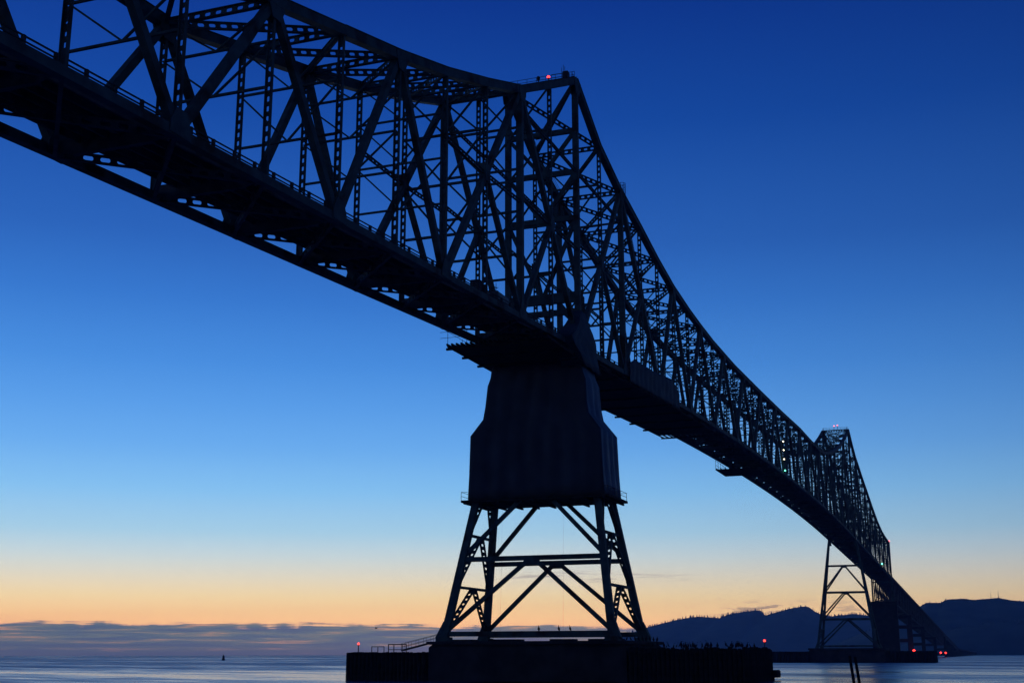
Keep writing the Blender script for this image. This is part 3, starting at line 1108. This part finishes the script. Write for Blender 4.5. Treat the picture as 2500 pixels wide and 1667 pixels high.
# wrap round the near bearing
wr = thing('bearing_wrap', (0, -0.1, 41.5), 'dark sheeting bagged round the near truss bearing above the enclosure', 'sheeting')
LB = [(41.3, -3.4, 3.6, -1.9, 1.4), (42.8, -4.6, 3.9, -1.7, 1.4), (43.6, -6.4, 4.0, -1.5, 1.3), (44.6, -7.4, 4.2, -1.4, 1.2), (46.0, -5.0, 4.2, -1.3, 1.1), (47.3, -3.0, 3.3, -1.1, 1.0), (48.4, -1.9, 2.0, -0.9, 0.8), (49.6, -1.1, 1.0, -0.75, 0.65)]
for side in range(4):
    o = sheet_loop(LB, side, side * 1.7 + 0.4, amp=0.07).build('sheeting', TARP_W, wr, True)
    solidify(o, 0.03)
part('top_sheet', TARP_D, wr, lambda b: b.box((-1.2, -0.8, 49.52), (1.1, 0.7, 49.6)))

# work platforms slung below the deck
wp = thing('slung_platform', (-5, YC, 42.3), 'slung work platform projecting left beneath the deck at the near tower', 'work platform')


def slab(b, x0, x1, y0, y1, z):
    b.box((x0, y0, z), (x1, y1, z + 0.12))
part('decking', PLANK, wp, lambda b: slab(b, -15.4, 7.5, -0.9, 13.2, 42.32))
for i in range(22):
    yy = -0.8 + i * 0.66
    part('joist', PLANK, wp, lambda b: b.box((-15.75, yy - 0.1, 42.45), (7.5, yy + 0.1, 42.72)))
for x in (-14.9, -9.5, -4.0, 1.5, 7.0):
    part('bearer', PLANK, wp, lambda b: b.box((x - 0.15, -1.1, 42.02), (x + 0.15, 13.5, 42.31)))


def wpr(b):
    for hh in (1.1, 1.9):
        b.tube((-15.4, 4.0, 42.5 + hh), (-15.4, 14.2, 42.5 + hh), 0.03, n=5)
    b.tube((-16.6, 13.1, 44.4), (-4.5, 13.1, 44.4), 0.03, n=5)
    for y in (13.1, 10.4, 7.6):
        b.tube((-15.4, y, 42.4), (-15.4, y, 44.5), 0.035, n=5)
    for x in (-10.5, -5.5):
        b.tube((x, 13.1, 42.4), (x, 13.1, 44.5), 0.035, n=5)
part('guard_rail', GALV, wp, wpr)

wp2 = thing('slung_platform', (4 * P, YC, 45), 'long slung work platform under the main span next to the near tower', 'work platform')
for q in range(8):
    k0, k1 = 0.65 + q * 0.87, 0.65 + (q + 1) * 0.87
    part('decking', PLANK, wp2, lambda b: b.bar(V(k0 * P, YC, zb(k0) - 1.25), V(k1 * P, YC, zb(k1) - 1.25), 11.9, 0.14, Z3))
    part('bearer', PLANK, wp2, lambda b: b.bar(V(k0 * P, -0.9, zb(k0) - 1.5), V(k0 * P, 11.55, zb(k0) - 1.5), 0.3, 0.3, Z3))
for i in range(9):
    k0 = 7.62
    part('joist', PLANK, wp2, lambda b: b.bar(V(k0 * P, 3.0 + i, zb(k0) - 1.25), V((k0 + 0.42) * P, 3.0 + i, zb(k0 + .42) - 1.25), 0.22, 0.2, Z3))
part('bearer', PLANK, wp2, lambda b: b.bar(V(8.04 * P, 2.6, zb(8.04) - 1.3), V(8.04 * P, 11.6, zb(8.04) - 1.3), 0.25, 0.25, Z3))
for q in range(6):
    k0 = 0.9 + q * 1.25
    part('hanger', GALV, wp2, lambda b: b.tube((k0 * P, 11.2, zb(k0) - 1.3), (k0 * P, W + 0.3, zb(k0) + 0.6), 0.05, n=5))

wp3 = thing('slung_platform', (13.6 * P, 9, 48.5), 'small slung platform jutting left below the far half of the main span', 'work platform')
part('decking', PLANK, wp3, lambda b: b.box((12.95 * P, 1.5, 48.35), (14.05 * P, 11.9, 48.5)))
for i in range(10):
    part('joist', PLANK, wp3, lambda b: b.box((12.9 * P, 1.6 + i * 1.1, 48.51), (14.1 * P, 1.8 + i * 1.1, 48.7)))


def w3r(b):
    for x in np.linspace(12.95 * P, 14.05 * P, 5):
        b.tube((x, 11.8, 48.4), (x, 11.8, 50.9), 0.05, n=5)
    for hh in (1.2, 2.3):
        b.tube((12.95 * P, 11.8, 48.4 + hh), (14.05 * P, 11.8, 48.4 + hh), 0.045, n=5)
part('guard_rail', GALV, wp3, w3r)

# curtain on the near truss of the main span
ct = thing('sheeting_curtain', (3.6 * P, -0.5, 46), 'grey sheeting curtain hung along the near truss just past the tower', 'sheeting')


def curtain():
    vv, fs = [], []
    n, m = 60, 8
    topz = [(2.1, 47.6), (2.35, 48.9), (3.36, 49.5), (4.55, 50.9), (4.95, 49.6), (5.0, 49.0)]
    for i in range(n + 1):
        k = 2.1 + (5.0 - 2.1) * i / n
        z1, z0 = interp(topz, k), zb(k) - 0.85
        for j in range(m + 1):
            z = z0 + (z1 - z0) * j / m
            y = -0.62 - (abs(math.sin(k * P * 1.1)) - .5) * 0.14 - mnoise.noise(Vector((k * 3, z * .5, 2))) * 0.15
            vv.append((k * P, y, z))
    for i in range(n):
        for j in range(m):
            a = i * (m + 1) + j
            fs.append((a, a + m + 1, a + m + 2, a + 1))
    b = MB()
    b.add(vv, fs)
    return b
o = curtain().build('sheet', TARP_W, ct, True)
solidify(o, 0.03)
part('top_rail', GALV, ct, lambda b: [b.tube(V(2.35 * P, -0.5, 48.9), V(3.36 * P, -0.5, 49.5), 0.04, n=5), b.tube(V(3.36 * P, -0.5, 49.5), V(4.55 * P, -0.5, 50.9), 0.04, n=5)])

# ropes hanging from the enclosure
for (x, y, zb0, lab) in ((-4.5, 9.6, 6.2, 'thin rope hanging from the enclosure, left of the tower middle'),
                         (-4.5, 1.0, 6.2, 'thin rope hanging from the enclosure, right of the tower middle')):
    o = MB()
    pz = np.linspace(23.2, zb0, 9)
    for a, c in zip(pz, pz[1:]):
        f0, f1 = (23.2 - a) / 17, (23.2 - c) / 17
        o.tube((x - 1.6 * f0 ** 1.2, y - 0.3 * f0, a), (x - 1.6 * f1 ** 1.2, y - 0.3 * f1, c), 0.007, n=4)
    tag(o.build('rope', ROPE), lab, 'rope', 'ropes below the enclosure')

# ------------------------------------------------------------------ works vehicle and gear on the deck
kx = -1.95
tz = zb(kx) + 1.65
tx = kx * P
tk = thing('works_truck', (tx, 3.3, tz), 'pale works truck parked on the deck behind the near railing', 'truck')
part('cargo_box', TRUCKP, tk, lambda b: chamfer_prism(b, tx - 1.9, tx + 0.9, 2.4, 4.2, tz + 0.73, tz + 1.95, 0.12))


def cabf(b):
    pts = [(1.0, 0.73), (2.9, 0.73), (2.9, 1.2), (2.4, 1.3), (2.0, 1.9), (1.0, 1.95)]
    n_ = len(pts)
    b.add([(tx + x, 2.5, tz + z) for x, z in pts] + [(tx + x, 4.1, tz + z) for x, z in pts],
          [tuple(range(n_)), tuple(range(n_, 2 * n_))[::-1]] + [(i, i + n_, (i + 1) % n_ + n_, (i + 1) % n_) for i in range(n_)])
part('cab', TRUCKP, tk, cabf)
part('windscreen', GLASS, tk, lambda b: b.bar(V(tx + 2.42, 3.3, tz + 1.33), V(tx + 2.05, 3.3, tz + 1.87), 1.4, 0.03, X3))
part('chassis', RUBBER, tk, lambda b: b.box((tx - 1.9, 2.8, tz + 0.5), (tx + 2.8, 3.8, tz + 0.72)))
for wx in (-1.2, 2.1):
    for wy in (2.6, 4.0):
        w_ = part('wheel', RUBBER, tk, lambda b: b.tube((tx + wx, wy - 0.14, tz + 0.42), (tx + wx, wy + 0.14, tz + 0.42), 0.42, n=14))
        part('rim', GALV, w_, lambda b: b.tube((tx + wx, wy - 0.16, tz + 0.42), (tx + wx, wy + 0.16, tz + 0.42), 0.2, n=10))
sx_ = -2.6 * P
sz = zb(-2.6) + 1.65
cb2 = thing('site_toilet', (sx_, 2.9, sz), 'tall dark site toilet cabin on the deck left of the works truck', 'cabin')
part('cabin_body', TARP_D, cb2, lambda b: chamfer_prism(b, sx_ - 0.6, sx_ + 0.6, 2.3, 3.5, sz, sz + 1.9, 0.05))
part('roof', TARP_D, cb2, lambda b: chamfer_prism(b, sx_ - 0.68, sx_ + 0.68, 2.22, 3.58, sz + 1.91, sz + 2.1, 0.15))
part('door', GALV, cb2, lambda b: b.box((sx_ - 0.64, 2.55, sz + 0.12), (sx_ - 0.605, 3.25, sz + 1.7)))
sx2 = -2.25 * P
sc2 = thing('tube_scaffold', (sx2, 2.7, zb(-2.25) + 1.65), 'spindly scaffold frame on the deck between cabin and works truck', 'scaffold')
z0 = zb(-2.25) + 1.65
for dx_ in (-0.9, 0.9):
    for yy in (2.4, 3.3):
        part('standard', GALV, sc2, lambda b: b.tube((sx2 + dx_, yy, z0), (sx2 + dx_, yy, z0 + (2.9 if dx_ > 0 else 2.2)), 0.04, n=5))
for zz in (0.7, 1.3, 1.9, 2.3):
    part('ledger', GALV, sc2, lambda b: b.tube((sx2 - 1.2, 2.4, z0 + zz), (sx2 + 1.3, 2.4, z0 + zz), 0.035, n=5))
    part('transom', GALV, sc2, lambda b: b.tube((sx2 + 0.9, 2.1, z0 + zz), (sx2 + 0.9, 3.8, z0 + zz), 0.035, n=5))

# ------------------------------------------------------------------ north approach viaduct
KD = [48, 59.5, 72, 88, 107, 128, 152]


def zd(k):                       # deck level of the approach
    if k < 144:
        return 44.2 - 0.335 * (k - 48)
    z = 44.2 - 0.335 * 96
    q = k - 144
    return max(9.0, z - 0.335 * q + 0.0085 * q * q) if q < 19 else 9.0


via = thing('approach_viaduct', (48 * P, W / 2, 0), 'dark approach viaduct running down from the far end of the bridge', 'viaduct')
for k in range(48, 152, 2):
    def ad(b):
        b.bar(V(k * P, YC, zd(k) - 0.25), V((k + 2) * P, YC, zd(k + 2) - 0.25), W - 0.6, 0.5, Z3)
        for y in (0.45, W - 0.45):
            b.bar(V(k * P, y, zd(k) + 0.4), V((k + 2) * P, y, zd(k + 2) + 0.4), 0.3, 0.95, Z3)
    part('road_deck', DECKC, via, ad)
DEPTH = 12.8
for s in (0, 1):
    y = 0.9 if s == 0 else W - 0.9
    for k in range(48, 107):
        d0 = DEPTH
        kk = k + 1
        part('lower_chord', STEEL_D, via, lambda b: b.bar(V(k * P, y, zd(k) - d0), V(kk * P, y, zd(kk) - d0), 0.6, 0.7, Z3))
        part('truss_post', STEEL_D, via, lambda b: b.bar(V(k * P, y, zd(k) - d0), V(k * P, y, zd(k) - 0.5), 0.5, 0.5, X3))
        a, c = (zd(k) - 0.5, zd(kk) - d0) if k % 2 else (zd(k) - d0, zd(kk) - 0.5)
        part('truss_diagonal', STEEL_D, via, lambda b: b.bar(V(k * P, y, a), V(kk * P, y, c), 0.5, 0.45, Y3))
    for k in range(107, 151, 2):
        part('plate_girder', STEEL_D, via, lambda b: b.bar(V(k * P, y, zd(k) - 2.0), V((k + 2) * P, y, zd(k + 2) - 2.0), 0.4, 3.0, Z3))
for k in range(48, 107):
    part('lower_strut', STEEL_D, via, lambda b: b.bar(V(k * P, 0.9, zd(k) - DEPTH), V(k * P, W - 0.9, zd(k) - DEPTH), 0.5, 0.5, X3))
    part('cross_brace', STEEL_D, via, lambda b: [b.bar(V(k * P, 0.9, zd(k) - DEPTH), V(k * P, W - 0.9, zd(k) - 1), 0.3, 0.3, X3),
                                                 b.bar(V(k * P, W - 0.9, zd(k) - DEPTH), V(k * P, 0.9, zd(k) - 1), 0.3, 0.26, X3)])

wpier = thing('wall_pier', (48 * P, YC, 0), 'broad solid concrete pier below the far end of the bridge', 'pier')
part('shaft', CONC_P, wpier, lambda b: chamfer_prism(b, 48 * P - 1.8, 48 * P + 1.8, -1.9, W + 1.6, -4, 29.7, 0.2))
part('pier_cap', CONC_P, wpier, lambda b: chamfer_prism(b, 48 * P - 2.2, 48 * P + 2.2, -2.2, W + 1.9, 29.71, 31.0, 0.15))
for s in (0, 1):
    part('end_post', STEEL, wpier, lambda b: b.bar(V(48 * P - 0.4, s * W, 31.0), V(48 * P - 0.4, s * W, zb(48) + 0.02), 0.9, 0.8, X3))
part('end_strut', STEEL, wpier, lambda b: b.bar(V(48 * P - 0.4, 0.4, zb(48) - 1.6), V(48 * P - 0.4, W - 0.4, zb(48) - 1.6), 0.6, 0.5, X3))
for k, zs_, lab in ((59.5, (20.0, 11.6), 'first'), (72, (16.8, 10.4), 'second'), (88, (11.0,), 'third'), (107, (8.0,), 'fourth')):
    bt = thing('approach_bent', (k * P, YC, 0), lab + ' two-legged concrete bent of the approach beyond the far tower', 'bent', 'concrete bents of the approach viaduct')
    ztop = zd(k) - DEPTH - 0.35 if k < 107 else zd(k) - 3.5
    for s in (0, 1):
        y = 0.2 if s == 0 else W - 0.2
        part('column', CONC_P, bt, lambda b: b.bar(V(k * P, y, -4), V(k * P, y, ztop), 2.6, 3.0, X3, 2.2, 2.4))
    for z in zs_ + (3.0,):
        part('cross_beam', CONC_P, bt, lambda b: b.bar(V(k * P, 1.2, z), V(k * P, W - 1.2, z), 2.1 if z > 4 else 3.0, 1.8, X3))
    part('cap_beam', CONC_P, bt, lambda b: b.bar(V(k * P, -0.8, ztop + 0.01 - 0.9), V(k * P, W + 0.8, ztop + 0.01 - 0.9), 1.8, 2.6, X3))
for i, k in enumerate((128, 140, 150)):
    bt = thing('approach_bent', (k * P, YC, 0), ('low', 'lower', 'lowest')[i] + ' wall bent near the foot of the approach ramp', 'bent', 'concrete bents of the approach viaduct')
    part('shaft', CONC_P, bt, lambda b: chamfer_prism(b, k * P - 1.2, k * P + 1.2, 0.2, W - 0.2, -4, zd(k) - 3.55, 0.2))

cwy = thing('causeway', (160 * P, YC, 0), 'low causeway bridge running off along the far water to the right', 'causeway')
kk = 152.0
while kk < 820:
    k1 = kk + 30
    part('road_deck', DECKC, cwy, lambda b: b.bar(V(kk * P, YC, zd(kk) - 0.8), V(k1 * P, YC, zd(k1) - 0.8), W, 1.6, Z3))
    for y in (0.2, W - 0.2):
        part('parapet', DECKC, cwy, lambda b: b.bar(V(kk * P, y, zd(kk) + 0.45), V(k1 * P, y, zd(k1) + 0.45), 0.3, 0.9, Z3))
    kk = k1
kk = 154.0
i = 0
while kk < 420:
    part('pile_bent', CONC_P, cwy, lambda b: b.box((kk * P - 1.2, 0.5, -4), (kk * P + 1.2, W - 0.5, 7.41)))
    kk += 3.0 if kk < 220 else 6.0

for i, (k, y, z, m_, r, lab) in enumerate((
        (59.0, -1.4, 5.2, RED, 0.9, 'bright red light low between the approach bents'),
        (93.0, -1.6, 4.4, RED, 0.85, 'left one of two red lights at the foot of the approach'),
        (103.0, -1.6, 4.4, RED, 0.85, 'right one of two red lights at the foot of the approach'),
        (360.0, -2.0, 11.0, REDDIM, 2.6, 'faint red light on the causeway nearer the bridge'),
        (700.0, -60.0, 11.0, REDDIM, 6.0, 'faint red light at the far right end of the causeway'))):
    o = thing('signal_light', (k * P, y, 0), lab, 'light')
    part('post', GALV, o, lambda b: b.tube((k * P, y, -2), (k * P, y, z), 0.15, n=6))
    part('lens', m_, o, lambda b: b.sphere((k * P, y, z), r, 10, 8), True)

# ------------------------------------------------------------------ small things on and by the water
bx, by = 543.5, 408.1
bu = thing('can_buoy', (bx, by, 0), 'dark can buoy floating on open water at the left', 'buoy')
part('float', BUOYM, bu, lambda b: [b.tube((bx, by, -0.6), (bx, by, 0.5), 1.1, 1.15, 14), b.tube((bx, by, 0.501), (bx, by, 0.75), 1.15, 0.8, 14)], False)
part('cage', BUOYM, bu, lambda b: [b.tube((bx, by, 0.75), (bx, by, 2.7), 0.85, 0.6, 12)])
part('lantern', BUOYM, bu, lambda b: [b.tube((bx, by, 2.701), (bx, by, 3.25), 0.3, 0.22, 10), b.sphere((bx, by, 3.3), 0.26)])

for i, (x, y, lx, ly, zt_, lab) in enumerate(((-6.9, -35.05, -0.35, 0.28, 3.05, 'left one of two slanting mooring piles in the foreground water'),
                                              (-6.5, -35.62, -0.1, 0.32, 2.95, 'right one of two slanting mooring piles in the foreground water'))):
    o = thing('mooring_pile', (x, y, 0), lab, 'pile', 'mooring piles in the foreground')
    part('pile_shaft', TIMB, o, lambda b: b.tube((x - lx * 0.6, y - ly * 0.6, -2.0), (x + lx, y + ly, zt_), 0.19, 0.165, 12), True)
    part('pile_cap', TIMB, o, lambda b: b.tube((x + lx, y + ly, zt_ - 0.02), (x + lx, y + ly, zt_ + 0.07), 0.19, 0.12, 12))
    part('strap', GALV, o, lambda b: b.tube((x + lx * .7, y + ly * .7, zt_ - 0.75), (x + lx * .73, y + ly * .73, zt_ - 0.66), 0.18, n=12))


# cormorants
def bird_mesh():
    b = MB()
    # lofted upright body, neck and head along a bent spine
    sp = [((-0.18, 0, 0.02), 0.03), ((-0.12, 0, 0.12), 0.10), ((-0.03, 0, 0.22), 0.16), ((0.03, 0, 0.33), 0.15), ((0.06, 0, 0.43), 0.09), ((0.05, 0, 0.52), 0.048),
          ((0.07, 0, 0.63), 0.036), ((0.12, 0, 0.665), 0.042), ((0.17, 0, 0.665), 0.025), ((0.27, 0, 0.65), 0.007)]
    n = 8
    vv, fs = [], []
    for (c, r) in sp:
        for i in range(n):
            a = 6.283 * i / n
            vv.append((c[0], c[1] + r * math.cos(a), c[2] + r * math.sin(a) * 0.9))
    for j in range(len(sp) - 1):
        for i in range(n):
            fs.append((j * n + i, j * n + (i + 1) % n, (j + 1) * n + (i + 1) % n, (j + 1) * n + i))
    fs += [tuple(range(n))[::-1], tuple(range((len(sp) - 1) * n, len(sp) * n))]
    b.add(vv, fs)
    b.add([(-0.12, -0.05, 0.12), (-0.12, 0.05, 0.12), (-0.30, 0.06, -0.02), (-0.30, -0.06, -0.02), (-0.12, -0.05, 0.09), (-0.12, 0.05, 0.09), (-0.30, 0.06, -0.04), (-0.30, -0.06, -0.04)],
          [(0, 1, 2, 3), (7, 6, 5, 4), (0, 4, 5, 1), (1, 5, 6, 2), (2, 6, 7, 3), (3, 7, 4, 0)])
    for s in (-1, 1):
        b.tube((-0.02, s * 0.05, 0.16), (0.0, s * 0.06, 0.0), 0.014, n=4)
    me = bpy.data.meshes.new('cormorant')
    me.from_pydata(b.v, [], b.f)
    me.materials.append(PLUM)
    me.polygons.foreach_set('use_smooth', [True] * len(me.polygons))
    return me


bme = bird_mesh()
rng = random.Random(21)
spots = []
y = -9.6
while y > -22.4:
    spots.append((rng.choice((-9.2, -9.2, -8.6, 8.9)), y, 4.2 - rng.uniform(0.0, 0.18), 'cormorant perched among others on the ragged right-hand fender'))
    y -= rng.uniform(0.14, 0.40)
for q in range(9):
    spots.append((-8.6 + q * 1.9, -8.35, 4.96, 'cormorant perched at the right rim of the near pier'))
for i, (x, y, z, lab) in enumerate(spots):
    o = bpy.data.objects.new('cormorant', bme)
    col.objects.link(o)
    o.location = (x, y, z)
    o.rotation_euler = (0, rng.uniform(-.15, .15), rng.uniform(0, 6.28))
    sc = rng.uniform(0.8, 1.1)
    o.scale = (sc, sc, sc)
    tag(o, lab, 'bird', 'cormorants on the ragged fender' if y < -9 else 'cormorants on the pier rim')
for x, y, lab in ((-7.3, -0.6, 'cormorant on the base strut, nearest the right legs'), (-7.3, 0.9, 'cormorant on the base strut, second from the right legs'),
                  (-7.3, 3.6, 'cormorant alone on the middle of the base strut')):
    o = bpy.data.objects.new('cormorant', bme)
    col.objects.link(o)
    o.location = (x + 0.15, y, 6.2)
    o.rotation_euler = (0, 0, rng.uniform(0, 6.28))
    tag(o, lab, 'bird')

# flying gull
gx, gy, gz = CAM.x + 268.3, CAM.y + 133.8, CAM.z + 5.9
b = MB()
n = 8
sp = [(-0.32, 0.01), (-0.2, 0.05), (0.0, 0.09), (0.16, 0.075), (0.26, 0.05), (0.32, 0.045), (0.40, 0.008)]
vv, fs = [], []
for x, r in sp:
    for i in range(n):
        a = 6.283 * i / n
        vv.append((gx + r * math.cos(a), gy + x, gz + r * math.sin(a)))
for j in range(len(sp) - 1):
    for i in range(n):
        fs.append((j * n + i, j * n + (i + 1) % n, (j + 1) * n + (i + 1) % n, (j + 1) * n + i))
b.add(vv, fs)
for s in (-1, 1):
    pts = [(0.05, 0.12, 0.02), (0.05, -0.1, 0.0), (0.38, 0.13, 0.22), (0.38, -0.07, 0.2), (0.8, -0.1, 0.12), (0.78, -0.16, 0.11)]
    up = [(gx + s * p_[0], gy + p_[1], gz + p_[2] + 0.015) for p_ in pts]
    dn = [(gx + s * p_[0], gy + p_[1], gz + p_[2] - 0.015) for p_ in pts]
    b.add(up + dn, [(0, 1, 3, 2), (2, 3, 5, 4), (6, 8, 9, 7), (8, 10, 11, 9), (0, 2, 8, 6), (2, 4, 10, 8), (1, 7, 9, 3), (3, 9, 11, 5), (4, 5, 11, 10)])
tag(b.build('gull', PLUM), 'gull gliding in front of the cloud bank left of the near tower', 'bird')

# ------------------------------------------------------------------ evening haze over the river
b = MB()
b.box((-8700, -8600, -6.0), (8500, 8600, 330))
hz_ = b.build('haze', STEEL)
hm = bpy.data.materials.new('evening_haze')
hm.use_nodes = True
t = hm.node_tree
for n in list(t.nodes):
    t.nodes.remove(n)
pv = N(t, 'ShaderNodeVolumePrincipled')
pv.inputs['Color'].default_value = (0.35, 0.60, 1.0, 1)
pv.inputs['Absorption Color'].default_value = (1, 1, 1, 1)
pv.inputs['Density'].default_value = 1.1e-4
mo = N(t, 'ShaderNodeOutputMaterial')
t.links.new(pv.outputs[0], mo.inputs['Volume'])
hz_.data.materials.clear()
hz_.data.materials.append(hm)
tag(hz_, 'thin blue evening haze lying over the river', 'haze', kind='stuff')
hz_.visible_shadow = True
